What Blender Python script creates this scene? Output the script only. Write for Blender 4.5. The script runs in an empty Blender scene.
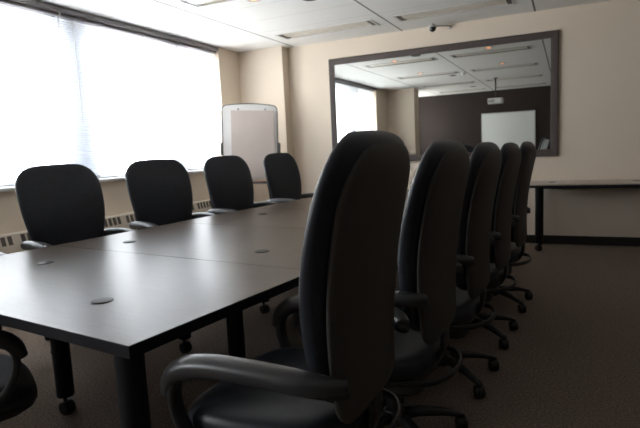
import bpy, bmesh, math, random
from mathutils import Vector, Matrix
random.seed(4)
PI = math.pi
scene = bpy.context.scene
COL = scene.collection

# ---------------------------------------------------------------- measurements (metres)
H = 2.65            # ceiling
D = 6.57            # mirror wall (y)
WX = -4.237         # window wall (x)
RX = 2.3            # wall on the right (x)
BY = -2.65          # wall behind (y)
TYAW = 0.1199       # the table stands slightly turned in the room
TX, TY = -1.0297, 0.9529   # near right corner of the table

def tab(u, v, z=0.0):
    c, s = math.cos(TYAW), math.sin(TYAW)
    return Vector((TX + u*c + v*s, TY - u*s + v*c, z))

# ---------------------------------------------------------------- materials
def nodes_of(name):
    m = bpy.data.materials.new(name); m.use_nodes = True
    nt = m.node_tree
    b = nt.nodes['Principled BSDF']
    return m, nt, b

def mat(name, col, rough=0.5, metal=0.0, spec=0.5, var=0.0, vscale=20.0, bump=0.0, bscale=200.0, coat=0.0, stretch=None):
    m, nt, b = nodes_of(name)
    b.inputs['Base Color'].default_value = (*col, 1)
    b.inputs['Roughness'].default_value = rough
    b.inputs['Metallic'].default_value = metal
    b.inputs['Specular IOR Level'].default_value = spec
    b.inputs['Coat Weight'].default_value = coat
    tc = nt.nodes.new('ShaderNodeTexCoord')
    mp = nt.nodes.new('ShaderNodeMapping')
    nt.links.new(tc.outputs['Object'], mp.inputs['Vector'])
    if stretch: mp.inputs['Scale'].default_value = stretch
    if var > 0:
        n = nt.nodes.new('ShaderNodeTexNoise'); n.inputs['Scale'].default_value = vscale
        n.inputs['Detail'].default_value = 5
        nt.links.new(mp.outputs['Vector'], n.inputs['Vector'])
        r = nt.nodes.new('ShaderNodeValToRGB')
        r.color_ramp.elements[0].position = 0.3; r.color_ramp.elements[1].position = 0.7
        r.color_ramp.elements[0].color = (*[c*(1-var) for c in col], 1)
        r.color_ramp.elements[1].color = (*[min(1, c*(1+var)) for c in col], 1)
        nt.links.new(n.outputs['Fac'], r.inputs['Fac'])
        nt.links.new(r.outputs['Color'], b.inputs['Base Color'])
    if bump > 0:
        n2 = nt.nodes.new('ShaderNodeTexNoise'); n2.inputs['Scale'].default_value = bscale
        n2.inputs['Detail'].default_value = 3
        nt.links.new(mp.outputs['Vector'], n2.inputs['Vector'])
        bp = nt.nodes.new('ShaderNodeBump'); bp.inputs['Strength'].default_value = bump
        bp.inputs['Distance'].default_value = 0.002
        nt.links.new(n2.outputs['Fac'], bp.inputs['Height'])
        nt.links.new(bp.outputs['Normal'], b.inputs['Normal'])
    return m

M = {}
M['wall'] = mat('cream_wall_paint', (0.74, 0.64, 0.525), 0.75, spec=0.2, var=0.015, vscale=2, bump=0.08, bscale=300)
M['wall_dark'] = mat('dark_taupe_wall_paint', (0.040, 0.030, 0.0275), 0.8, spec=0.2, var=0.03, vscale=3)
M['wall_deep'] = mat('deep_taupe_wall_paint', (0.12, 0.095, 0.088), 0.8, spec=0.2, var=0.03, vscale=3)
M['base'] = mat('black_rubber_base', (0.022, 0.02, 0.019), 0.5)
M['carpet'] = mat('brown_carpet', (0.215, 0.17, 0.137), 0.95, spec=0.1, var=0.45, vscale=90, bump=0.9, bscale=260)
M['convector'] = mat('beige_convector_paint', (0.64, 0.565, 0.475), 0.5, var=0.02)
M['slot'] = mat('dark_slot', (0.10, 0.085, 0.07), 0.8)
M['sill'] = mat('pale_sill', (0.72, 0.71, 0.69), 0.35)
M['winframe'] = mat('pale_window_frame', (0.72, 0.75, 0.82), 0.4)
M['slat'] = mat('white_blind_slat', (0.86, 0.87, 0.90), 0.45)
M['headrail'] = mat('grey_head_rail', (0.20, 0.185, 0.19), 0.4)
M['frame'] = mat('brown_mirror_frame', (0.070, 0.053, 0.048), 0.62, var=0.12, vscale=30, stretch=(1, 1, 1))
M['mirror'] = mat('mirror_glass', (0.62, 0.63, 0.61), 0.0, metal=1.0)
M['wood'] = mat('espresso_wood_laminate', (0.074, 0.054, 0.041), 0.31, spec=0.20, var=0.14, vscale=14, stretch=(0.7, 9, 1))
M['edge'] = mat('black_table_edge', (0.009, 0.009, 0.013), 0.5, spec=0.25)
M['black_metal'] = mat('black_powder_coat', (0.010, 0.010, 0.013), 0.55, spec=0.25)
M['leather'] = mat('black_leather', (0.020, 0.0225, 0.030), 0.42, spec=0.4, var=0.12, vscale=30, bump=0.25, bscale=170)
M['shell'] = mat('black_plastic_shell', (0.052, 0.047, 0.043), 0.55, spec=0.4, bump=0.10, bscale=400)
M['arm'] = mat('black_arm_plastic', (0.016, 0.016, 0.018), 0.36)
M['pad'] = mat('black_arm_pad', (0.036, 0.036, 0.039), 0.34, bump=0.06, bscale=300)
M['caster'] = mat('black_caster_plastic', (0.012, 0.012, 0.013), 0.35)
M['gas'] = mat('black_gas_column', (0.02, 0.02, 0.022), 0.3)
M['grommet'] = mat('dark_grommet', (0.026, 0.023, 0.022), 0.5, spec=0.35)
M['desk'] = mat('taupe_laminate', (0.50, 0.43, 0.37), 0.45, var=0.03, vscale=10)
M['white_metal'] = mat('white_enamel', (0.62, 0.60, 0.57), 0.4)
M['louver'] = mat('light_louver', (0.66, 0.61, 0.53), 0.35)
M['lens'] = mat('light_lens', (0.70, 0.65, 0.57), 0.3)
M['dark_trim'] = mat('dark_light_trim', (0.03, 0.026, 0.024), 0.4)
M['white_plastic'] = mat('white_plastic', (0.72, 0.71, 0.68), 0.4)
M['silver'] = mat('silver_metal', (0.62, 0.61, 0.60), 0.35, metal=0.6)
M['dome'] = mat('smoked_dome', (0.015, 0.015, 0.016), 0.08)
M['board'] = mat('easel_board', (0.84, 0.82, 0.80), 0.35)
M['paper'] = mat('flipchart_paper', (0.66, 0.57, 0.515), 0.85, var=0.03, vscale=3)
M['grey_plastic'] = mat('dark_grey_plastic', (0.09, 0.085, 0.08), 0.4)
M['red'] = mat('red_marker', (0.45, 0.03, 0.025), 0.4)
M['whiteboard'] = mat('white_board_surface', (0.84, 0.87, 0.85), 0.25)
M['alu'] = mat('aluminium', (0.55, 0.55, 0.55), 0.35, metal=1.0)

# lit lamp
m, nt, b = nodes_of('warm_lamp')
b.inputs['Base Color'].default_value = (0.9, 0.5, 0.3, 1)
b.inputs['Emission Color'].default_value = (1.0, 0.36, 0.12, 1)
b.inputs['Emission Strength'].default_value = 4.0
M['lamp'] = m
# window glass: clear with a fresnel reflection
m, nt, b = nodes_of('window_glass')
nt.nodes.remove(b)
tr = nt.nodes.new('ShaderNodeBsdfTransparent'); gl = nt.nodes.new('ShaderNodeBsdfGlossy'); gl.inputs['Roughness'].default_value = 0.02
tr.inputs['Color'].default_value = (0.95, 0.97, 0.98, 1)
lw = nt.nodes.new('ShaderNodeLayerWeight'); lw.inputs['Blend'].default_value = 0.5
pw = nt.nodes.new('ShaderNodeMath'); pw.operation = 'POWER'; nt.links.new(lw.outputs['Facing'], pw.inputs[0]); pw.inputs[1].default_value = 4.0
fr = nt.nodes.new('ShaderNodeMath'); fr.operation = 'MULTIPLY_ADD'; nt.links.new(pw.outputs[0], fr.inputs[0]); fr.inputs[1].default_value = 0.6; fr.inputs[2].default_value = 0.04
mx = nt.nodes.new('ShaderNodeMixShader')
nt.links.new(fr.outputs[0], mx.inputs['Fac']); nt.links.new(tr.outputs[0], mx.inputs[1]); nt.links.new(gl.outputs[0], mx.inputs[2])
nt.links.new(mx.outputs[0], nt.nodes['Material Output'].inputs['Surface'])
M['glass'] = m
# ceiling: acoustic panels, 5 ft runs with a dark track and finer cross joints
def ceiling_mat():
    m, nt, b = nodes_of('acoustic_ceiling')
    b.inputs['Roughness'].default_value = 0.9; b.inputs['Specular IOR Level'].default_value = 0.1
    tc = nt.nodes.new('ShaderNodeTexCoord'); sx = nt.nodes.new('ShaderNodeSeparateXYZ')
    nt.links.new(tc.outputs['Object'], sx.inputs[0])
    def math_(op, a, v=None, c=None):
        n = nt.nodes.new('ShaderNodeMath'); n.operation = op
        for i, q in enumerate((a, v, c)):
            if q is None: continue
            if isinstance(q, (int, float)): n.inputs[i].default_value = q
            else: nt.links.new(q, n.inputs[i])
        return n.outputs[0]
    def line(out, off, pitch, half):
        t = math_('ADD', out, -off + pitch*20 + pitch/2)
        t = math_('MODULO', t, pitch)
        t = math_('SUBTRACT', t, pitch/2)
        t = math_('ABSOLUTE', t)
        return math_('LESS_THAN', t, half)
    lx = line(sx.outputs['X'], -1.883, 1.54, 0.010)
    ly = line(sx.outputs['Y'], 5.05, 0.508, 0.004)
    n = nt.nodes.new('ShaderNodeTexNoise'); n.inputs['Scale'].default_value = 180; n.inputs['Detail'].default_value = 2
    nt.links.new(tc.outputs['Object'], n.inputs['Vector'])
    r = nt.nodes.new('ShaderNodeValToRGB')
    r.color_ramp.elements[0].color = (0.80, 0.785, 0.755, 1); r.color_ramp.elements[1].color = (0.88, 0.865, 0.835, 1)
    nt.links.new(n.outputs['Fac'], r.inputs['Fac'])
    a = nt.nodes.new('ShaderNodeMix'); a.data_type = 'RGBA'
    nt.links.new(math_('MULTIPLY', ly, 0.55), a.inputs[0]); nt.links.new(r.outputs[0], a.inputs[6]); a.inputs[7].default_value = (0.45, 0.42, 0.38, 1)
    c = nt.nodes.new('ShaderNodeMix'); c.data_type = 'RGBA'
    nt.links.new(lx, c.inputs[0]); nt.links.new(a.outputs[2], c.inputs[6]); c.inputs[7].default_value = (0.20, 0.18, 0.165, 1)
    nt.links.new(c.outputs[2], b.inputs['Base Color'])
    return m
M['ceiling'] = ceiling_mat()

# ---------------------------------------------------------------- mesh helpers
def obj(name, bm, material, parent=None, smooth=False, bevel=0.0, subsurf=0, segs=2):
    bmesh.ops.recalc_face_normals(bm, faces=bm.faces[:])
    me = bpy.data.meshes.new(name); bm.to_mesh(me); bm.free()
    me.materials.append(material if not isinstance(material, str) else M[material])
    o = bpy.data.objects.new(name, me); COL.objects.link(o)
    if parent is not None: o.parent = parent
    if smooth:
        for p in me.polygons: p.use_smooth = True
    if bevel > 0:
        md = o.modifiers.new('bevel', 'BEVEL'); md.width = bevel; md.segments = segs; md.limit_method = 'ANGLE'
        md.angle_limit = math.radians(40)
        for p in me.polygons: p.use_smooth = True
        md.harden_normals = True
    if subsurf:
        md = o.modifiers.new('sub', 'SUBSURF'); md.levels = subsurf; md.render_levels = subsurf
    return o

def B(): return bmesh.new()

def box(bm, lo, hi, mtx=None):
    vs = [bm.verts.new((x, y, z)) for x in (lo[0], hi[0]) for y in (lo[1], hi[1]) for z in (lo[2], hi[2])]
    for f in ((0,1,3,2),(4,6,7,5),(0,4,5,1),(2,3,7,6),(0,2,6,4),(1,5,7,3)):
        bm.faces.new([vs[i] for i in f])
    if mtx is not None:
        for v in vs: v.co = mtx @ v.co
    return vs

def rings(bm, loops, cap0=True, cap1=True):
    vv = [[bm.verts.new(p) for p in lp] for lp in loops]
    n = len(vv[0])
    for a, b_ in zip(vv, vv[1:]):
        for i in range(n):
            bm.faces.new((a[i], a[(i+1) % n], b_[(i+1) % n], b_[i]))
    if cap0: bm.faces.new(vv[0][::-1])
    if cap1: bm.faces.new(vv[-1])

def lathe(bm, prof, n=20, mtx=None):
    """prof: (radius, z) from bottom to top"""
    lps = []
    for r, z in prof:
        lps.append([Vector((r*math.cos(2*PI*i/n), r*math.sin(2*PI*i/n), z)) for i in range(n)])
    if mtx is not None: lps = [[mtx @ p for p in lp] for lp in lps]
    rings(bm, lps)

def catmull(pts, k=6):
    P = [Vector(p) for p in pts]; P = [P[0]*2-P[1]] + P + [P[-1]*2-P[-2]]
    out = []
    for i in range(1, len(P)-2):
        a, b_, c, d = P[i-1:i+3]
        for j in range(k):
            t = j/k
            out.append(0.5*((2*b_) + (c-a)*t + (2*a-5*b_+4*c-d)*t*t + (3*b_-a-3*c+d)*t**3))
    out.append(P[-2]); return out

def sweep(bm, path, section, up=Vector((0, 0, 1)), scale=None):
    """sweep a closed 2D section (side, normal) along a path"""
    lps = []
    side_prev = None
    for i, p in enumerate(path):
        t = (path[min(i+1, len(path)-1)] - path[max(i-1, 0)]).normalized()
        s = t.cross(up)
        if s.length < 1e-3: s = side_prev.copy() if side_prev is not None else t.orthogonal()
        s.normalize()
        if side_prev is not None and s.dot(side_prev) < 0: s = -s
        side_prev = s
        nrm = s.cross(t).normalized()
        k = scale[i] if scale else 1.0
        lps.append([p + s*a*k + nrm*b_*k for a, b_ in section])
    rings(bm, lps)

def circ(r, n=10): return [(r*math.cos(2*PI*i/n), r*math.sin(2*PI*i/n)) for i in range(n)]
def rrect(w, h, e=3.5, n=16):
    out = []
    for i in range(n):
        a = 2*PI*(i+0.5)/n; c, s = math.cos(a), math.sin(a)
        out.append((w/2*math.copysign(abs(c)**(2/e), c), h/2*math.copysign(abs(s)**(2/e), s)))
    return out

def empty(name, loc, rz=0.0):
    o = bpy.data.objects.new(name, None); o.empty_display_size = 0.1
    COL.objects.link(o); o.location = loc; o.rotation_euler = (0, 0, rz); return o

def tag(o, label, cat, group=None):
    o['label'] = label; o['category'] = cat
    if group: o['group'] = group
    return o

def struct(name, bm, m_, bevel=0.0):
    o = obj(name, bm, m_, bevel=bevel); o['kind'] = 'structure'; return o

def copy_tree(o, parent=None):
    c = o.copy(); COL.objects.link(c)
    if parent is not None: c.parent = parent
    for ch in list(o.children): copy_tree(ch, c)
    return c

# ---------------------------------------------------------------- room shell
# lights in the ceiling need openings
FX = [(-2.64, 0.62), (-1.135, 0.62)]              # centre x, half length
ROWS = [5.92, 4.11, 2.10, 0.05, -1.85]
FW = 0.145
strip_lights = [(cx, hl, y) for y in ROWS for cx, hl in FX]
dark_spots = [(-2.215, 4.63), (-2.215, 1.64), (-2.215, -1.0)]
lit_spots = [(-1.11, 4.55), (-2.66, 4.345), (-1.11, 2.68), (-2.68, 2.56)]
SQ = 0.05
holes = [(cx-hl, cx+hl, y-FW, y+FW) for cx, hl, y in strip_lights] + [(x-SQ, x+SQ, y-SQ, y+SQ) for x, y in dark_spots+lit_spots]
bm = B()
xs = sorted({WX-0.3, RX+0.1} | {round(h_[0], 4) for h_ in holes} | {round(h_[1], 4) for h_ in holes})
ys = sorted({BY-0.1, D+0.1} | {round(h_[2], 4) for h_ in holes} | {round(h_[3], 4) for h_ in holes})
vc = {}
def cv(i, j):
    if (i, j) not in vc: vc[(i, j)] = bm.verts.new((xs[i], ys[j], H))
    return vc[(i, j)]
for i in range(len(xs)-1):
    for j in range(len(ys)-1):
        mx_, my_ = (xs[i]+xs[i+1])/2, (ys[j]+ys[j+1])/2
        if any(h_[0] < mx_ < h_[1] and h_[2] < my_ < h_[3] for h_ in holes): continue
        bm.faces.new((cv(i, j), cv(i, j+1), cv(i+1, j+1), cv(i+1, j)))
ceil = struct('ceiling', bm, 'ceiling')
for p in ceil.data.polygons:
    pass
bm = B(); box(bm, (WX-0.3, BY-0.1, H+0.25), (RX+0.1, D+0.1, H+0.3)); struct('ceiling_slab', bm, 'dark_trim')
bm = B(); box(bm, (WX-0.3, BY-0.1, -0.1), (RX+0.1, D+0.1, 0)); struct('floor', bm, 'carpet')
bm = B(); box(bm, (WX-0.3, D, 0), (RX+0.1, D+0.12, H+0.25)); struct('wall_front', bm, 'wall')
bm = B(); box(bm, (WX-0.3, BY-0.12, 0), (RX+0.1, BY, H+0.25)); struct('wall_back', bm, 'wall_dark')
bm = B(); box(bm, (RX, BY, 0), (RX+0.12, D, H+0.25)); struct('wall_right', bm, 'wall_deep')
# window wall: one long opening, plus an added unseen one near the back
WY0, WY1, WZ0, WZ1 = 0.80, 5.93, 1.035, 2.60
bm = B()
box(bm, (WX-0.24, BY, 0), (WX, D, WZ0-0.03))
box(bm, (WX-0.24, BY, WZ1), (WX, D, H+0.25))
box(bm, (WX-0.24, BY, WZ0-0.03), (WX, -2.45, WZ1)); box(bm, (WX-0.24, -1.0, WZ0-0.03), (WX, WY0, WZ1))
box(bm, (WX-0.24, WY1, WZ0-0.03), (WX, D, WZ1))
struct('wall_left', bm, 'wall')
# pilasters against the window wall
bm = B(); box(bm, (WX, D-0.17, 0), (-3.53, D, H+0.2)); o = struct('wall_pilaster', bm, 'wall')
bm = B(); box(bm, (WX, -0.55, 0), (-3.53, -0.10, H+0.2)); struct('wall_column', bm, 'wall')
bm = B(); box(bm, (-3.53, D-0.012, 0), (RX, D, 0.1)); struct('baseboard_front', bm, 'base', bevel=0.003)
bm = B(); box(bm, (WX+0.14, D-0.182, 0), (-3.53, D-0.17, 0.1)); struct('baseboard_pilaster', bm, 'base', bevel=0.003)
bm = B(); box(bm, (WX, BY, 0), (RX, BY+0.012, 0.1)); struct('baseboard_back', bm, 'base', bevel=0.003)
bm = B(); box(bm, (RX-0.012, BY, 0), (RX, D, 0.1)); struct('baseboard_right', bm, 'base', bevel=0.003)
bm = B(); box(bm, (WX-0.2, WY0-0.02, WZ0-0.03), (WX+0.03, WY1+0.02, WZ0)); struct('trim_1', bm, 'sill', bevel=0.006)
bm = B(); box(bm, (WX-0.2, -2.47, WZ0-0.03), (WX+0.03, -0.98, WZ0)); struct('trim_5', bm, 'sill', bevel=0.006)  # sill of the added rear window
# windows
wins = [(5.27, WY1), (3.86, 5.12), (2.18, 3.56), (WY0, 1.90), (-2.45, -1.0)]  # last one: unseen window added to light the back wall and whiteboard
for k, (a, c) in enumerate(wins):
    bm = B(); fx0, fx1 = WX-0.22, WX-0.15; w = 0.045
    box(bm, (fx0, a-0.01, WZ0), (fx1, a+w, WZ1)); box(bm, (fx0, c-w, WZ0), (fx1, c+0.01, WZ1))
    box(bm, (fx0, a, WZ0), (fx1, c, WZ0+w)); box(bm, (fx0, a, WZ1-0.13), (fx1, c, WZ1))
    wn = struct('window_%d' % (k+1), bm, 'winframe', bevel=0.004)
    bm = B(); box(bm, (WX-0.188, a+w-0.005, WZ0+w-0.005), (WX-0.182, c-w+0.005, WZ1-0.125))
    obj('pane', bm, 'glass', wn)
for k, (a, c) in enumerate([(5.12, 5.27), (3.56, 3.86), (1.90, 2.18)]):
    bm = B(); box(bm, (WX-0.23, a+0.01, WZ0), (WX-0.13, c-0.01, WZ1)); struct('trim_%d' % (k+2), bm, 'winframe', bevel=0.004)

# blinds: one for every bay
blinds = [(5.15, 5.92, 'white slatted blind over the narrow far window beside the flip chart'),
          (3.52, 5.14, 'white slatted blind over the wide window behind the second and third chairs'),
          (1.92, 3.51, 'white slatted blind at the left edge, over the window nearest in view'),
          (0.82, 1.91, 'white slatted blind of the near end window, seen in the wall mirror')]
for a, c, lab in blinds:
    t = tag(empty('window_blind', (WX-0.045, (a+c)/2, WZ0)), lab, 'blind', 'slatted blinds on the window wall')
    hl = (c-a)/2-0.006; h_ = WZ1-WZ0
    bm = B(); box(bm, (-0.03, -hl, h_-0.032), (0.03, hl, h_-0.001)); obj('head_rail', bm, 'headrail', t, bevel=0.003)
    bm = B()
    z = 0.045; tilt = math.radians(-20)
    while z < h_-0.05:
        box(bm, (-0.0125, -hl, -0.0004), (0.0125, hl, 0.0004), Matrix.Translation((0, 0, z)) @ Matrix.Rotation(tilt, 4, 'Y'))
        z += 0.0225
    obj('slats', bm, 'slat', t)
    bm = B(); box(bm, (-0.013, -hl, 0.008), (0.013, hl, 0.026)); obj('bottom_rail', bm, 'slat', t, bevel=0.003)
    nl = 3 if hl > 0.6 else 2
    for i in range(nl):
        y = -hl*0.8 + 1.6*hl*i/(nl-1)
        for x in (-0.0135, 0.0135):
            bm = B(); box(bm, (x-0.0007, y-0.0012, 0.02), (x+0.0007, y+0.0012, h_-0.03))
            obj('ladder_cord', bm, 'slat', t)
    bm = B(); lathe(bm, [(0.004, 0.55), (0.005, 0.57), (0.004, h_-0.06)], 8, Matrix.Translation((0.036, -hl+0.12, 0))); obj('tilt_wand', bm, 'white_plastic', t, smooth=True)
# valance along the whole head of the window
bm = B(); box(bm, (WX+0.001, WY0-0.02, 2.594), (WX+0.022, WY1-0.02, 2.640))
tag(obj('blind_valance', bm, 'headrail', bevel=0.003), 'long dark grey valance under the ceiling along the window wall', 'valance')

# convector heater under the windows
t = tag(empty('convector_heater', (WX, 2.9, 0)), 'long beige convector heater on the floor under the windows', 'heater')
y0, y1 = -2.0-2.9+2.4, 3.05
bm = B(); prof = [(0.002, 0.0), (0.12, 0.0), (0.12, 0.555), (0.095, 0.655), (0.002, 0.655)]
rings(bm, [[Vector((x, y, z)) for x, z in prof] for y in (y0, y1)])
obj('cabinet', bm, 'convector', t, bevel=0.004)
bm = B()
yy = y0+0.1
d = Vector((-0.025, 0, 0.10)).normalized(); nrm = Vector((0.10, 0, 0.025)).normalized()
k = 0
while yy < y1-0.06:
    if k % 10 != 9:
        c0 = Vector((0.1075, yy, 0.605))
        q = [c0 + d*s*0.038 + Vector((0, e*0.019, 0)) + nrm*f for f in (0.0004, 0.0012) for s, e in ((-1, -1), (1, -1), (1, 1), (-1, 1))]
        rings(bm, [q[:4], q[4:]])
    yy += 0.058; k += 1
obj('slot_pattern', bm, 'slot', t)

# ---------------------------------------------------------------- mirror
mx0, mx1, mz0, mz1 = -2.905, -0.098, 1.022, 2.415
t = tag(empty('wall_mirror', ((mx0+mx1)/2, D, mz0)), 'huge brown framed mirror on the cream wall behind the chairs', 'mirror')
cx = (mx0+mx1)/2; w = mx1-mx0; h_ = mz1-mz0; fw = 0.082
bm = B()
def framebar(bm, a, b_, inward):
    # mitred profile: outer lip, slope to the glass
    pass
prof = [(0.0, 0.001), (0.0, 0.026), (0.012, 0.030), (0.055, 0.026), (fw, 0.020), (fw, 0.001)]
cor = [(-w/2, 0), (w/2, 0), (w/2, h_), (-w/2, h_)]
inn = [(1, 1), (-1, 1), (-1, -1), (1, -1)]
lps = []
for (x, z), (ix, iz) in zip(cor, inn):
    lps.append([Vector((x+ix*p, -q, z+iz*p)) for p, q in prof])
vv = [[bm.verts.new(p) for p in lp] for lp in lps]
for k in range(4):
    a, b_ = vv[k], vv[(k+1) % 4]
    for i in range(len(prof)):
        j = (i+1) % len(prof)
        bm.faces.new((a[i], a[j], b_[j], b_[i]))
obj('frame', bm, 'frame', t)
bm = B(); box(bm, (-w/2+fw-0.01, -0.018, fw-0.01), (w/2-fw+0.01, -0.002, h_-fw+0.01)); obj('glass', bm, 'mirror', t)

# ---------------------------------------------------------------- ceiling lights
def strip_light(cx, hl, y, lab):
    t = tag(empty('ceiling_light', (cx, y, H)), lab, 'ceiling light', 'recessed strip lights in the ceiling')
    bm = B()
    o_, i_ = FW+0.006, FW-0.012
    for (a, b_) in (((-hl-0.006, -o_), (hl+0.006, -i_)), ((-hl-0.006, i_), (hl+0.006, o_)), ((-hl-0.006, -i_), (-hl+0.02, i_)), ((hl-0.02, -i_), (hl+0.006, i_))):
        box(bm, (a[0], a[1], -0.006), (b_[0], b_[1], 0.004))
    obj('frame', bm, 'white_metal', t)
    bm = B()   # reflector trough
    sec = [(-i_, 0.0), (-i_, 0.06), (-0.05, 0.085), (0.05, 0.085), (i_, 0.06), (i_, 0.0)]
    a = [bm.verts.new((-hl+0.02, p, q)) for p, q in sec]; b_ = [bm.verts.new((hl-0.02, p, q)) for p, q in sec]
    for i in range(len(sec)-1): bm.faces.new((a[i], a[i+1], b_[i+1], b_[i]))
    obj('reflector', bm, 'louver', t)
    for s in (-1, 1):
        bm = B(); box(bm, (s*(hl-0.045)-0.025, -i_, 0.0), (s*(hl-0.045)+0.025, i_, 0.08)); obj('end_plate', bm, 'dark_trim', t)
    bm = B()
    arc = [(-i_*math.cos(PI*k/8), 0.020-0.022*math.sin(PI*k/8)) for k in range(9)]
    a = [bm.verts.new((-hl+0.07, p, q)) for p, q in arc]; b_ = [bm.verts.new((hl-0.07, p, q)) for p, q in arc]
    for i in range(8): bm.faces.new((a[i], a[i+1], b_[i+1], b_[i]))
    obj('lens', bm, 'lens', t, smooth=True)
colname = {0: 'left', 1: 'right'}
rowname = ['unlit strip light nearest the mirror wall, %s one of its pair',
           'unlit strip light second row out from the mirror wall, %s one of its pair',
           'unlit strip light third row out, %s one, seen only in the mirror',
           'unlit strip light fourth row out, %s one, seen only in the mirror',
           'unlit strip light by the dark back wall, %s one, seen in the mirror']
for i, (cx_, hl_, y_) in enumerate(strip_lights):
    strip_light(cx_, hl_, y_, rowname[i//2] % colname[i % 2])

def spot(x, y, lit, lab):
    t = tag(empty('recessed_downlight', (x, y, H)), lab, 'downlight', 'small round downlights')
    bm = B(); n = 28
    prof = [(0.047, 0.0), (0.050, -0.006), (0.076, -0.006), (0.080, 0.0), (0.080, 0.003), (0.047, 0.003)]
    lps = [[Vector((r*math.cos(2*PI*i/n), r*math.sin(2*PI*i/n), z)) for i in range(n)] for r, z in prof]
    rings(bm, lps + [lps[0]], False, False); bmesh.ops.remove_doubles(bm, verts=bm.verts[:], dist=1e-5)
    obj('trim_ring', bm, 'dark_trim' if not lit else 'white_metal', t, smooth=True)
    bm = B(); lps = [[Vector((r*math.cos(2*PI*i/n), r*math.sin(2*PI*i/n), z)) for i in range(n)] for r, z in ((0.048, 0.0), (0.042, 0.05))]
    rings(bm, lps, False, True)
    obj('baffle', bm, 'dark_trim', t, smooth=True)
    bm = B(); lathe(bm, [(0.012, -0.007), (0.030, -0.004), (0.044, 0.006), (0.036, 0.049)], 20)
    obj('bulb', bm, 'lamp' if lit else 'dark_trim', t, smooth=True)
for (x, y), lab in zip(dark_spots, ('dark unlit round downlight at the top edge of the photo, nearest the mirror wall',
                                    'dark unlit round downlight in the mirror, second from the mirror wall',
                                    'dark unlit round downlight far back in the mirror')):
    spot(x, y, False, lab)
for (x, y), lab in zip(lit_spots, ('glowing orange downlight, upper right one of the four in the mirror',
                                   'glowing orange downlight, upper left one of the four in the mirror',
                                   'glowing orange downlight, lower right one of the four in the mirror',
                                   'glowing orange downlight, lower left one of the four in the mirror')):
    spot(x, y, True, lab)

# smoke detector (seen in the mirror)
t = tag(empty('smoke_detector', (-1.93, 2.02, H)), 'small white round smoke detector on the ceiling, seen in the mirror', 'smoke detector')
bm = B(); lathe(bm, [(0.05, -0.012), (0.055, 0.0)], 24); obj('base', bm, 'white_plastic', t, smooth=True)
bm = B(); lathe(bm, [(0.018, -0.062), (0.036, -0.056), (0.046, -0.035), (0.048, -0.012)], 24); obj('cover', bm, 'white_plastic', t, smooth=True)

# security camera by the ceiling above the mirror
t = tag(empty('ceiling_camera', (-1.465, 6.40, 2.603)), 'silver and black ball security camera above the mirror near the ceiling', 'camera')
bm = B(); bmesh.ops.create_uvsphere(bm, u_segments=24, v_segments=14, radius=0.044); obj('housing', bm, 'silver', t, smooth=True)
bm = B(); bmesh.ops.create_uvsphere(bm, u_segments=24, v_segments=14, radius=0.041)
for v in bm.verts: v.co += Vector((0.002, -0.005, -0.013))
obj('lens_dome', bm, 'dome', t, smooth=True)
bm = B(); sweep(bm, catmull([(0.03, 0.01, 0.012), (0.08, 0.05, 0.016), (0.15, 0.09, 0.016), (0.165, 0.16, 0.016)]), circ(0.010)); obj('bracket', bm, 'silver', t, smooth=True)
bm = B(); lathe(bm, [(0.022, 0), (0.022, 0.012), (0.016, 0.02)], 20, Matrix.Translation((0.165, 0.1695, 0.012)) @ Matrix.Rotation(PI/2, 4, 'X')); obj('wall_plate', bm, 'silver', t, smooth=True)

# ---------------------------------------------------------------- casters
def caster_bm(bm, x, y, r, ang, top):
    m_ = Matrix.Translation((x, y, 0)) @ Matrix.Rotation(ang, 4, 'Z')
    wd = r*0.62
    for s in (-1, 1):
        mm = m_ @ Matrix.Translation((0, s*wd*0.75 - wd*0.5, r)) @ Matrix.Rotation(-PI/2, 4, 'X')
        lathe(bm, [(r*0.6, 0), (r*0.93, wd*0.08), (r, wd*0.25), (r, wd*0.75), (r*0.93, wd*0.92), (r*0.6, wd)], 18, mm)
    # hood
    mm = m_ @ Matrix.Translation((0, -wd*0.32, r)) @ Matrix.Rotation(-PI/2, 4, 'X')
    lathe(bm, [(r*1.06, 0), (r*1.06, wd*0.64)], 18, mm)
    lathe(bm, [(r*0.3, r*1.2), (r*0.3, top)], 10, m_ @ Matrix.Translation((0.008, 0, 0)))

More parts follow.
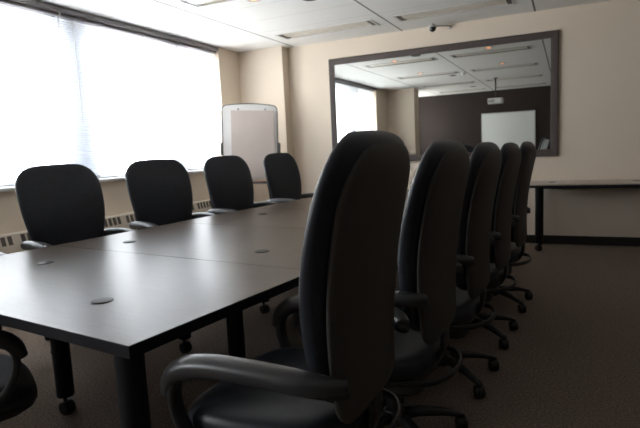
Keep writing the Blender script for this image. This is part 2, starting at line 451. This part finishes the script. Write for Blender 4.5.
# ---------------------------------------------------------------- office chair (faces +y, origin on the floor under its column)
def make_chair():
    t = empty('office_chair', (0, 0, 0))
    # seat cushion
    bm = B(); lps = []
    def seat_loop(k, z, n=40):
        out = []
        for i in range(n):
            a = 2*PI*i/n; c, s = math.cos(a), math.sin(a); e = 3.2
            x = 0.272*k*math.copysign(abs(c)**(2/e), c); y = 0.25*k*math.copysign(abs(s)**(2/e), s)
            drop = -0.035*max(0, (y-0.08)/0.17)**2 + 0.012*(x/0.25)**2
            out.append(Vector((x*(1-0.10*max(0, -y)/0.25), y*1.06+0.065, z+drop)))
        return out
    for k, z in ((0.80, 0.385), (0.93, 0.39), (0.99, 0.41), (1.0, 0.435), (0.985, 0.458), (0.93, 0.474), (0.80, 0.482), (0.45, 0.478), (0.1, 0.474)):
        lps.append(seat_loop(k, z))
    rings(bm, lps); obj('seat', bm, 'leather', t, smooth=True)
    bm = B()
    rings(bm, [seat_loop(0.45, 0.335), seat_loop(0.80, 0.352), seat_loop(0.95, 0.386), seat_loop(0.93, 0.392)]); obj('seat_pan', bm, 'shell', t, smooth=True)
    # back: spine (y of the middle, z)
    def spine(z):
        u = (z-0.50)/0.70
        return -0.175 - 0.075*max(0, u)**1.25 + 0.020*math.sin(PI*min(1, max(0, u*1.15)))
    def halfw(z, top, bot, wtop, wbot):
        u = min(1, max(0, (z-bot)/(top-bot)))
        w_ = wbot + (wtop-wbot)*math.sin(min(1, u/0.72)*PI/2)
        r = 0.175
        if z > top-r:
            q = (z-(top-r))/r; w_ = w_-r*0.92 + r*0.92*max(0, 1-q**2.6)**(1/2.2)
            w_ = max(w_, 0.004)
        r2 = 0.07
        if z < bot+r2:
            q = ((bot+r2)-z)/r2; w_ = w_-r2 + r2*max(0, 1-q**2)**0.5
        return w_
    def back_section(zs, top, bot, wtop, wbot, thick, yoff, puff, e, n=36, taper=0.0):
        lps = []
        for z in zs:
            w_ = halfw(z, top, bot, wtop, wbot)
            q = max(0, (z-(top-0.085))/0.085); q2 = max(0, ((bot+0.05)-z)/0.05)
            th = thick*max(0.10, (1-q**2.4)**0.5 if q < 1 else 0.10)*max(0.25, (1-q2**2)**0.5 if q2 < 1 else 0.25)
            uu = min(1, max(0, (z-bot)/(top-bot)))
            th0 = th; th = th*(1-taper*uu**2)
            yc = spine(z)+yoff-(th0-th)/2
            lp = []
            for i in range(n):
                a = 2*PI*i/n; c, s = math.cos(a), math.sin(a)
                x = w_*math.copysign(abs(c)**(2/e), c)
                y = th/2*math.copysign(abs(s)**(2/e), s)
                y += puff*(x/0.25)**2          # wraps a little round the sitter
                zz = z + 0.012*(1-(x/0.25)**2)*max(0, (z-bot)/(top-bot))**3
                lp.append(Vector((x, yc+y, zz)))
            lps.append(lp)
        return lps
    def zlist(bot, top, k=26):
        out = []
        for i in range(k+1):
            u = i/k; u = 0.5-0.5*math.cos(PI*u)
            out.append(bot+(top-bot)*u)
        return out
    bm = B(); rings(bm, back_section(zlist(0.50, 1.200), 1.200, 0.50, 0.290, 0.180, 0.124, 0.006, 0.02, 2.4, taper=0.42)); obj('back_cushion', bm, 'leather', t, smooth=True)
    bm = B(); rings(bm, back_section(zlist(0.465, 1.166), 1.166, 0.465, 0.252, 0.205, 0.044, -0.040, 0.015, 2.6)); o = obj('back_shell', bm, 'shell', t, smooth=True)
    # arms
    for s in (-1, 1):
        bm = B()
        path = catmull([(s*0.226, -0.232, 0.668), (s*0.262, -0.210, 0.675), (s*0.285, -0.15, 0.684), (s*0.290, -0.02, 0.692), (s*0.290, 0.14, 0.688), (s*0.288, 0.21, 0.668), (s*0.286, 0.248, 0.625),
                        (s*0.285, 0.248, 0.560), (s*0.284, 0.208, 0.485), (s*0.278, 0.12, 0.425), (s*0.245, 0.03, 0.385), (s*0.18, -0.04, 0.36)], 6)
        sweep_arm(bm, path, s, 0.046, 0.026)
        a = obj('armrest', bm, 'arm', t, smooth=True)
        bm = B()
        path = catmull([(s*0.232, -0.236, 0.680), (s*0.266, -0.205, 0.690), (s*0.288, -0.14, 0.700), (s*0.293, -0.02, 0.707), (s*0.292, 0.12, 0.704), (s*0.290, 0.20, 0.688), (s*0.288, 0.252, 0.652), (s*0.287, 0.272, 0.605)], 7)
        n = len(path)
        sc = [0.62+0.38*min(1, i/(n*0.30)) if i < n*0.5 else 0.62+0.38*min(1, (n-1-i)/(n*0.22)) for i in range(n)]
        sweep_arm(bm, path, s, 0.070, 0.060, sc, 2.15); obj('arm_pad', bm, 'pad', a, smooth=True)
    # rear loop under the backrest
    bm = B()
    path = catmull([(-0.19, -0.02, 0.385), (-0.205, -0.12, 0.392), (-0.175, -0.21, 0.398), (-0.095, -0.258, 0.400), (0, -0.270, 0.400), (0.095, -0.258, 0.400), (0.175, -0.21, 0.398), (0.205, -0.12, 0.392), (0.19, -0.02, 0.385)], 6)
    sweep(bm, path, rrect(0.014, 0.026, 2.6, 12)); obj('rear_loop', bm, 'arm', t, smooth=True)
    # back support
    bm = B()
    sweep_arm(bm, catmull([(0, -0.05, 0.335), (0, -0.17, 0.345), (0, -0.215, 0.40), (0, -0.222, 0.48), (0, -0.215, 0.56)], 6), 1, 0.085, 0.022)
    obj('back_support', bm, 'arm', t, smooth=True)
    bm = B(); lps = []
    for k, z in ((0.75, 0.275), (1, 0.29), (1, 0.335), (0.9, 0.35)):
        lps.append([Vector((a*k, b_*k-0.02, z)) for a, b_ in rrect(0.16, 0.24, 4, 20)])
    rings(bm, lps); o = obj('mechanism', bm, 'shell', t, smooth=True)
    bm = B(); sweep(bm, [Vector((0.06, 0.0, 0.31)), Vector((0.2, 0.02, 0.315)), Vector((0.235, 0.02, 0.318))], circ(0.006, 8)); obj('lever', bm, 'arm', o, smooth=True)
    # column + base
    bm = B(); lathe(bm, [(0.030, 0.065), (0.030, 0.20), (0.026, 0.205), (0.026, 0.24), (0.019, 0.245), (0.019, 0.30)], 18); obj('gas_column', bm, 'gas', t, smooth=True)
    bm = B(); lathe(bm, [(0.036, 0.062), (0.046, 0.075), (0.046, 0.125), (0.036, 0.14)], 20); obj('hub', bm, 'arm', t, smooth=True)
    for k in range(5):
        a = 2*PI*k/5 + PI/10
        ca, sa = math.cos(a), math.sin(a)
        bm = B(); lps = []
        for r, w_, zt, zb in ((0.03, 0.052, 0.128, 0.082), (0.10, 0.046, 0.128, 0.086), (0.20, 0.040, 0.112, 0.078), (0.275, 0.034, 0.088, 0.064), (0.303, 0.030, 0.076, 0.062)):
            lps.append([Vector((r*ca - p*sa, r*sa + p*ca, (zt+zb)/2+q)) for p, q in rrect(w_, zt-zb, 3, 12)])
        rings(bm, lps); lg = obj('base_leg', bm, 'arm', t, smooth=True)
        bm = B(); caster_bm(bm, 0.292*ca, 0.292*sa, 0.030, a*1.7+k, 0.072); obj('caster', bm, 'caster', lg, smooth=False, bevel=0.0)
    return t

def sweep_arm(bm, path, s, width, thick, sc=None, e_=3.0):
    """flat bar: its width stays level along x, its thickness lies in the bend plane"""
    sec = rrect(width, thick, e_, 20); lps = []
    for i, p in enumerate(path):
        tg = (path[min(i+1, len(path)-1)] - path[max(i-1, 0)]).normalized()
        side = Vector((1, 0, 0)) - tg*tg.x
        if side.length < 0.2: side = Vector((0, 0, 1)) - tg*tg.z
        side.normalize(); nrm = side.cross(tg).normalized(); k = sc[i] if sc else 1
        lps.append([p + side*a*k + nrm*b_*k for a, b_ in sec])
    rings(bm, lps)

chair = make_chair()
LEFT = [  # u, v, turn, label
    (-2.10, 1.235, -0.11, 'black high-back office chair at the left edge, first of the window side row'),
    (-2.135, 2.105, -0.20, 'black high-back office chair, second from the left on the window side of the table'),
    (-2.11, 2.955, -0.10, 'black high-back office chair on the window side, just left of the flip chart board'),
    (-2.115, 3.85, -0.04, 'black high-back office chair on the window side, farthest back, right before the flip chart'),
    (-2.115, 0.36, 0.0, 'black office chair at the left frame edge with only its arm rest in view')]
RIGHT = [ # world x, y, turn, (lift of seat and arms, lift of the back), label
    (-0.705, 1.315, 0.10, (0.045, 0.055, -0.02), 'black high-back office chair in the foreground, largest of all, seen from behind'),
    (-0.650, 1.985, 0.05, (-0.045, 0.025, None), 'black high-back office chair directly behind the largest foreground chair'),
    (-0.598, 2.645, 0.05, (-0.045, 0.010, None), 'middle black office chair of the five in the right hand row'),
    (-0.555, 3.31, 0.05, (-0.045, 0.0, None), 'black office chair second from the far end of the right hand row'),
    (-0.508, 4.03, 0.05, (-0.045, 0.0, None), 'black office chair at the far end of the right row, nearest the side desk')]
GRP = 'black high-back office chairs around the conference table'
BASE_PARTS = ('gas_column', 'hub', 'base_leg')
def place(i, loc, rz, lift, lab):
    c = chair if i == 0 else copy_tree(chair)
    c.location = loc; c.rotation_euler = (0, 0, rz); tag(c, lab, 'chair', GRP)
    return c
n = 0
todo = []
for u, v, turn, lab in LEFT:
    p = tab(u, v); todo.append(((p.x, p.y, 0), -PI/2 - TYAW + turn, (0.0, 0.0, 0.0), lab))
for x, y, turn, lift, lab in RIGHT:
    todo.append(((x, y, 0), PI/2 - TYAW + turn, lift, lab))
todo.append(((tab(-1.06, -0.075).x, tab(-1.06, -0.075).y, 0), -TYAW-0.36, (-0.045, -0.045, -0.045), 'black office chair at lower left corner, tucked under the near end of the table'))
placed = [place(i, *a) for i, a in enumerate(todo)]
for c, a in zip(placed, todo):
    for ch in c.children:
        if ch.name.startswith('armrest') and a[2][2] is not None: ch.location.z += a[2][2]
        elif ch.name.startswith('armrest'):
            tl_ = math.radians(-7); ch.rotation_euler.x = tl_     # arms set sloping down to the front
            piv = Vector((0, 0.27, 0.60)); ch.location = piv - Matrix.Rotation(tl_, 3, 'X') @ piv + Vector((0, 0, -0.053))
        elif ch.name.startswith('back_'): ch.location.z += a[2][1]
        elif not any(ch.name.startswith(b_) for b_ in BASE_PARTS): ch.location.z += a[2][0]
bpy.context.view_layer.update()

# ---------------------------------------------------------------- conference table: five units pushed together
SEAMS = [0.0, 0.892, 1.831, 2.735, 3.645, 4.555]
TW = 1.817
GRP = 'table units pushed together into one conference table'
tl = ['dark wood table unit nearest the camera with its front corner and black edge in view',
      'dark wood table unit second from the camera, between first two seams',
      'dark wood table unit third from the camera, in the middle of the long table',
      'dark wood table unit fourth from the camera, beside the farthest window side chair',
      'dark wood table unit at the far end, hidden behind the chairs']
legs = [[(-1.245, 0.525), (-0.088, 0.062)], [(-1.30, 0.46), (-0.53, 0.09)], [(-1.33, 0.36), (-0.45, 0.45)], [(-1.33, 0.45), (-0.45, 0.45)], [(-1.33, 0.45), (-0.45, 0.45)]]
grom = [[(-0.457, 0.244), (-1.348, 0.557)], [(-0.468, 1.145-0.892), (-1.439, 1.117-0.892)], [(-0.46, 2.1-1.831), (-1.445, 2.387-1.831)], [(-0.46, 0.3), (-1.44, 0.5)], [(-0.46, 0.3), (-1.44, 0.5)]]
for k in range(5):
    v0, v1 = SEAMS[k]+0.002, SEAMS[k+1]-0.002
    p = tab(0, v0)
    shift = (0.0, 0.0, 0.012, 0.0, 0.0)[k]
    t = tag(empty('conference_table', (p.x, p.y, 0), -TYAW), tl[k], 'table', GRP)
    L = v1-v0
    bm = B(); box(bm, (-TW-shift, 0.0, 0.7385), (0.0, L, 0.7400)); top = obj('tabletop', bm, 'wood', t)
    bm = B(); box(bm, (-TW-shift, 0.0, 0.703), (0.0, L, 0.7387)); obj('edge_band', bm, 'edge', top, bevel=0.002)
    for (u, v) in legs[k]:
        bm = B(); lathe(bm, [(0.039, 0.095), (0.041, 0.10), (0.041, 0.703)], 24, Matrix.Translation((u, v, 0))); lg = obj('leg', bm, 'black_metal', t, smooth=False, bevel=0.003)
        for q in lg.data.polygons: q.use_smooth = True
        bm = B(); caster_bm(bm, u, v, 0.034, 0.7+u*3, 0.10); obj('caster', bm, 'caster', lg)
    # cross beam under the top
    bm = B(); us = [q[0] for q in legs[k]]
    box(bm, (-TW+0.12, L/2-0.03, 0.665), (-0.12, L/2+0.03, 0.703)); obj('under_beam', bm, 'black_metal', t)
    for (u, v) in grom[k]:
        bm = B(); lathe(bm, [(0.036, 0.7395), (0.038, 0.7425), (0.034, 0.7440), (0.010, 0.7440)], 28, Matrix.Translation((u, v, 0))); obj('grommet', bm, 'grommet', t, smooth=False, bevel=0.0008)

# ---------------------------------------------------------------- side desk under the right part of the mirror wall
t = tag(empty('side_desk', (-0.37, 6.04, 0)), 'long taupe side desk with black legs against the mirror wall', 'desk')
DL, DD = 1.83, 0.51
bm = B(); box(bm, (0, 0, 0.728), (DL, DD, 0.742)); top = obj('desktop', bm, 'desk', t, bevel=0.002)
bm = B(); box(bm, (0, 0.0, 0.700), (DL, DD, 0.7285)); obj('edge_band', bm, 'edge', top, bevel=0.002)
for (x, y) in ((0.09, 0.06), (0.09, DD-0.08), (DL-0.09, 0.06), (DL-0.09, DD-0.08)):
    bm = B(); lathe(bm, [(0.034, 0.095), (0.036, 0.10), (0.036, 0.70)], 22, Matrix.Translation((x, y, 0))); lg = obj('leg', bm, 'black_metal', t, bevel=0.003)
    bm = B(); caster_bm(bm, x, y, 0.034, 0.8, 0.10); obj('caster', bm, 'caster', lg)
for x in (0.22, 1.02, 1.62):
    bm = B(); lathe(bm, [(0.036, 0.7415), (0.038, 0.7440), (0.030, 0.7455)], 24, Matrix.Translation((x, 0.26, 0))); obj('grommet', bm, 'grommet', t, smooth=True)
bm = B(); box(bm, (0.12, DD-0.10, 0.655), (DL-0.12, DD-0.06, 0.70)); obj('under_beam', bm, 'black_metal', t)

# ---------------------------------------------------------------- flip chart easel
pL = Vector((-4.035, 5.57, 0)); pR = Vector((-3.455, 5.97, 0))
ax = (pR-pL).normalized(); ang = math.atan2(ax.y, ax.x)
wid = (pR-pL).length
mid = (pL+pR)/2
t = tag(empty('flip_chart_easel', (mid.x, mid.y, 0), ang), 'grey flip chart easel with blank paper pad in the corner by the windows', 'easel')
tilt = Matrix.Translation((0, 0, 0.80)) @ Matrix.Rotation(math.radians(-5), 4, 'X') @ Matrix.Rotation(math.radians(2.5), 4, 'Y') @ Matrix.Translation((0, 0, -0.80))
def plate(bm, hw, z0, z1, y0, y1, r, arch, n=10):
    pts = [(-hw, z0), (hw, z0)]
    for i in range(n+1):
        a = PI/2*i/n; pts.append((hw-r+r*math.cos(a), z1-r+r*math.sin(a)))
    for i in range(1, 12):
        x = (hw-r)*(1-2*i/12); pts.append((x, z1+arch*(1-(x/(hw-r))**2)))
    for i in range(n+1):
        a = PI/2+PI/2*i/n; pts.append((-hw+r+r*math.cos(a), z1-r+r*math.sin(a)))
    rings(bm, [[tilt @ Vector((x, y, z)) for x, z in pts] for y in (y0, y1)])
bm = B(); plate(bm, wid/2, 0.88, 1.845, 0.0, 0.022, 0.06, 0.02); bd = obj('board', bm, 'board', t, bevel=0.004)
bm = B()
rr, hw_, zt = 0.06, wid/2, 1.845
pts = []
for i in range(7):
    a = PI/2*i/6; pts.append((-hw_+rr-rr*math.cos(a), zt-rr+rr*math.sin(a)))
for i in range(1, 10):
    x = -(hw_-rr)*(1-2*i/10); pts.append((x, zt+0.02*(1-(x/(hw_-rr))**2)))
for i in range(7):
    a = PI/2-PI/2*i/6; pts.append((hw_-rr+rr*math.cos(a), zt-rr+rr*math.sin(a)))
sweep(bm, [tilt @ Vector((x, 0.011, z)) for x, z in pts], rrect(0.026, 0.012), up=Vector((0, 1, 0.01)))
obj('top_rim', bm, 'grey_plastic', bd, smooth=True)
for q in (-1, 1):
    bm = B(); sweep(bm, [tilt @ Vector(p) for p in ((q*(wid/2+0.004), 0.011, 0.89), (q*(wid/2+0.004), 0.011, 1.78))], rrect(0.016, 0.03))
    obj('side_rail', bm, 'grey_plastic', bd, smooth=True)
bm = B()
nx, nz = 14, 18; g = {}
for lay, yb in enumerate((-0.002, -0.014)):
    for i in range(nx+1):
        for j in range(nz+1):
            x = -0.27+0.56*i/nx; z = 0.905+0.875*j/nz
            wv = 0 if lay == 0 else 0.005*math.sin(3.1*z*2+x*4)*(1-(z-0.905)/0.875)
            g[(lay, i, j)] = bm.verts.new(tilt @ Vector((x+0.025, yb-abs(wv), z)))
for lay in (0, 1):
    for i in range(nx):
        for j in range(nz): bm.faces.new((g[(lay, i, j)], g[(lay, i+1, j)], g[(lay, i+1, j+1)], g[(lay, i, j+1)]))
for i in range(nx):
    for j in (0, nz): bm.faces.new((g[(0, i, j)], g[(0, i+1, j)], g[(1, i+1, j)], g[(1, i, j)]))
for j in range(nz):
    for i in (0, nx): bm.faces.new((g[(0, i, j)], g[(0, i, j+1)], g[(1, i, j+1)], g[(1, i, j)]))
obj('paper_pad', bm, 'paper', t, smooth=False)
for x in (-0.15, 0.20):
    bm = B(); lathe(bm, [(0.010, 0.0), (0.010, 0.020), (0.007, 0.024)], 14, tilt @ Matrix.Translation((x, -0.010, 1.795)) @ Matrix.Rotation(PI/2, 4, 'X')); obj('paper_hook', bm, 'grey_plastic', t, smooth=True)
for s in (-1, 1):
    bm = B(); box(bm, (s*(wid/2+0.022)-0.016, -0.018, 1.20), (s*(wid/2+0.022)+0.016, 0.034, 1.36), tilt); obj('side_clamp', bm, 'grey_plastic', t, bevel=0.008)
bm = B(); box(bm, (-wid/2+0.02, -0.085, 0.822), (wid/2-0.02, 0.02, 0.834), tilt); box(bm, (-wid/2+0.02, -0.09, 0.822), (wid/2-0.02, -0.084, 0.85), tilt); obj('pen_tray', bm, 'grey_plastic', t, bevel=0.002)
for s in (-1, 1):
    bm = B(); sweep(bm, [tilt @ Vector((s*(wid/2-0.04), 0.035, 1.30)), Vector((s*(wid/2+0.03), -0.02, 0.03)), Vector((s*(wid/2+0.031), -0.02, 0.0))], circ(0.013, 12)); obj('leg', bm, 'silver', t, smooth=True)
bm = B(); sweep(bm, [tilt @ Vector((0, 0.04, 1.28)), Vector((0, 0.30, 0.02)), Vector((0, 0.30, 0.0))], circ(0.013, 12)); obj('leg', bm, 'silver', t, smooth=True)
# marker lying in the tray
c, s = math.cos(ang), math.sin(ang)
mk = tag(empty('marker_pen', (mid.x + c*0.11 - s*(-0.046), mid.y + s*0.11 + c*(-0.046), 0.846), ang), 'red marker pen lying in the flip chart tray', 'marker')
bm = B(); lathe(bm, [(0.008, -0.07), (0.0095, -0.065), (0.0095, 0.03)], 14, Matrix.Rotation(PI/2, 4, 'Y')); obj('barrel', bm, 'red', mk, smooth=True)
bm = B(); lathe(bm, [(0.0105, 0.03), (0.0105, 0.065), (0.008, 0.072)], 14, Matrix.Rotation(PI/2, 4, 'Y')); obj('cap', bm, 'red', mk, smooth=True)

# ---------------------------------------------------------------- seen in the mirror: projector and whiteboard
t = tag(empty('ceiling_projector', (-1.495, 0.42, H)), 'white projector hanging from the ceiling, seen in the mirror', 'projector')
bm = B(); lathe(bm, [(0.016, -0.44), (0.016, 0.0)], 14); obj('pole', bm, 'dark_trim', t, smooth=True)
bm = B(); lathe(bm, [(0.055, -0.012), (0.06, 0.0)], 20); obj('ceiling_plate', bm, 'dark_trim', t, smooth=True)
bm = B(); lps = [[Vector((a, b_, z)) for a, b_ in rrect(0.34*k, 0.26*k, 5, 24)] for k, z in ((0.93, -0.575), (1, -0.56), (1, -0.475), (0.95, -0.455))]
rings(bm, lps); bd = obj('body', bm, 'white_plastic', t, smooth=True)
bm = B(); lathe(bm, [(0.038, 0), (0.038, 0.03), (0.03, 0.036)], 18, Matrix.Translation((0.09, -0.125, -0.51)) @ Matrix.Rotation(PI/2, 4, 'X')); obj('projector_lens', bm, 'dome', t, smooth=True)
bm = B()
for i in range(5): box(bm, (-0.15+i*0.03, 0.127, -0.55), (-0.135+i*0.03, 0.134, -0.48))
obj('vent_grille', bm, 'grey_plastic', bd)

t = tag(empty('whiteboard', (-1.53, BY, 0.85)), 'plain whiteboard on the dark back wall, seen in the mirror', 'whiteboard')
bm = B(); box(bm, (-0.70, 0.002, 0.02), (0.70, 0.018, 1.155)); obj('surface', bm, 'whiteboard', t)
bm = B()
for lo, hi in (((-0.72, 0.001, 0), (-0.695, 0.026, 1.175)), ((0.695, 0.001, 0), (0.72, 0.026, 1.175)), ((-0.695, 0.001, 0), (0.695, 0.026, 0.025)), ((-0.695, 0.001, 1.15), (0.695, 0.026, 1.175))): box(bm, lo, hi)
obj('frame', bm, 'alu', t, bevel=0.003)
bm = B(); box(bm, (-0.5, 0.02, -0.012), (0.5, 0.085, 0.0)); obj('tray', bm, 'alu', t, bevel=0.003)

# ---------------------------------------------------------------- daylight
w = bpy.data.worlds.new('overcast_day'); scene.world = w; w.use_nodes = True
nt = w.node_tree; bg = nt.nodes['Background']
tc = nt.nodes.new('ShaderNodeTexCoord'); sx = nt.nodes.new('ShaderNodeSeparateXYZ'); nt.links.new(tc.outputs['Generated'], sx.inputs[0])
mr = nt.nodes.new('ShaderNodeMapRange'); mr.inputs[1].default_value = -0.25; mr.inputs[2].default_value = 0.35
nt.links.new(sx.outputs['Z'], mr.inputs[0])
rp = nt.nodes.new('ShaderNodeValToRGB')
rp.color_ramp.elements[0].position = 0.0; rp.color_ramp.elements[0].color = (0.86, 0.85, 0.83, 1)
rp.color_ramp.elements[1].position = 1.0; rp.color_ramp.elements[1].color = (0.96, 0.98, 1.0, 1)
e = rp.color_ramp.elements.new(0.42); e.color = (0.92, 0.92, 0.91, 1)
nt.links.new(mr.outputs[0], rp.inputs['Fac']); nt.links.new(rp.outputs['Color'], bg.inputs['Color'])
bg.inputs['Strength'].default_value = 17.5
try:
    w.cycles.sampling_method = 'AUTOMATIC'
except Exception: pass
for a, c in wins:
    ld = bpy.data.lights.new('window_portal', 'AREA'); ld.shape = 'RECTANGLE'
    ld.size = WZ1-WZ0; ld.size_y = c-a
    ld.cycles.is_portal = True
    lo = bpy.data.objects.new('window_portal', ld); COL.objects.link(lo)
    lo.location = (WX-0.25, (a+c)/2, (WZ0+WZ1)/2)
    lo.rotation_euler = (0, -PI/2, 0)

# ---------------------------------------------------------------- camera
cam = bpy.data.cameras.new('camera'); co = bpy.data.objects.new('camera', cam); COL.objects.link(co)
F = 519.51
cam.sensor_fit = 'HORIZONTAL'; cam.sensor_width = 36.0; cam.lens = F/640*36.0
cam.clip_start = 0.02
yaw, pitch, roll = -0.44734, -0.12292, -0.04877
fw_ = Vector((math.sin(yaw)*math.cos(pitch), math.cos(yaw)*math.cos(pitch), math.sin(pitch)))
r_ = Vector((math.cos(yaw), -math.sin(yaw), 0)); u_ = r_.cross(fw_)
r2 = r_*math.cos(roll)+u_*math.sin(roll); u2 = -r_*math.sin(roll)+u_*math.cos(roll)
mw = Matrix((( r2.x, u2.x, -fw_.x, 0), (r2.y, u2.y, -fw_.y, 0), (r2.z, u2.z, -fw_.z, 1.2236), (0, 0, 0, 1)))
co.matrix_world = mw
cam.dof.use_dof = True; cam.dof.focus_distance = 2.1; cam.dof.aperture_fstop = 4.5
scene.camera = co
scene.view_settings.view_transform = 'Standard'; scene.view_settings.look = 'None'
scene.view_settings.gamma = 1.0; scene.view_settings.use_curve_mapping = False
scene.view_settings.exposure = 0.0
scene.cycles.use_denoising = True
scene.cycles.max_bounces = 12; scene.cycles.diffuse_bounces = 8; scene.cycles.glossy_bounces = 6; scene.cycles.transparent_max_bounces = 16
scene.cycles.caustics_reflective = True
scene.cycles.sample_clamp_indirect = 20.0
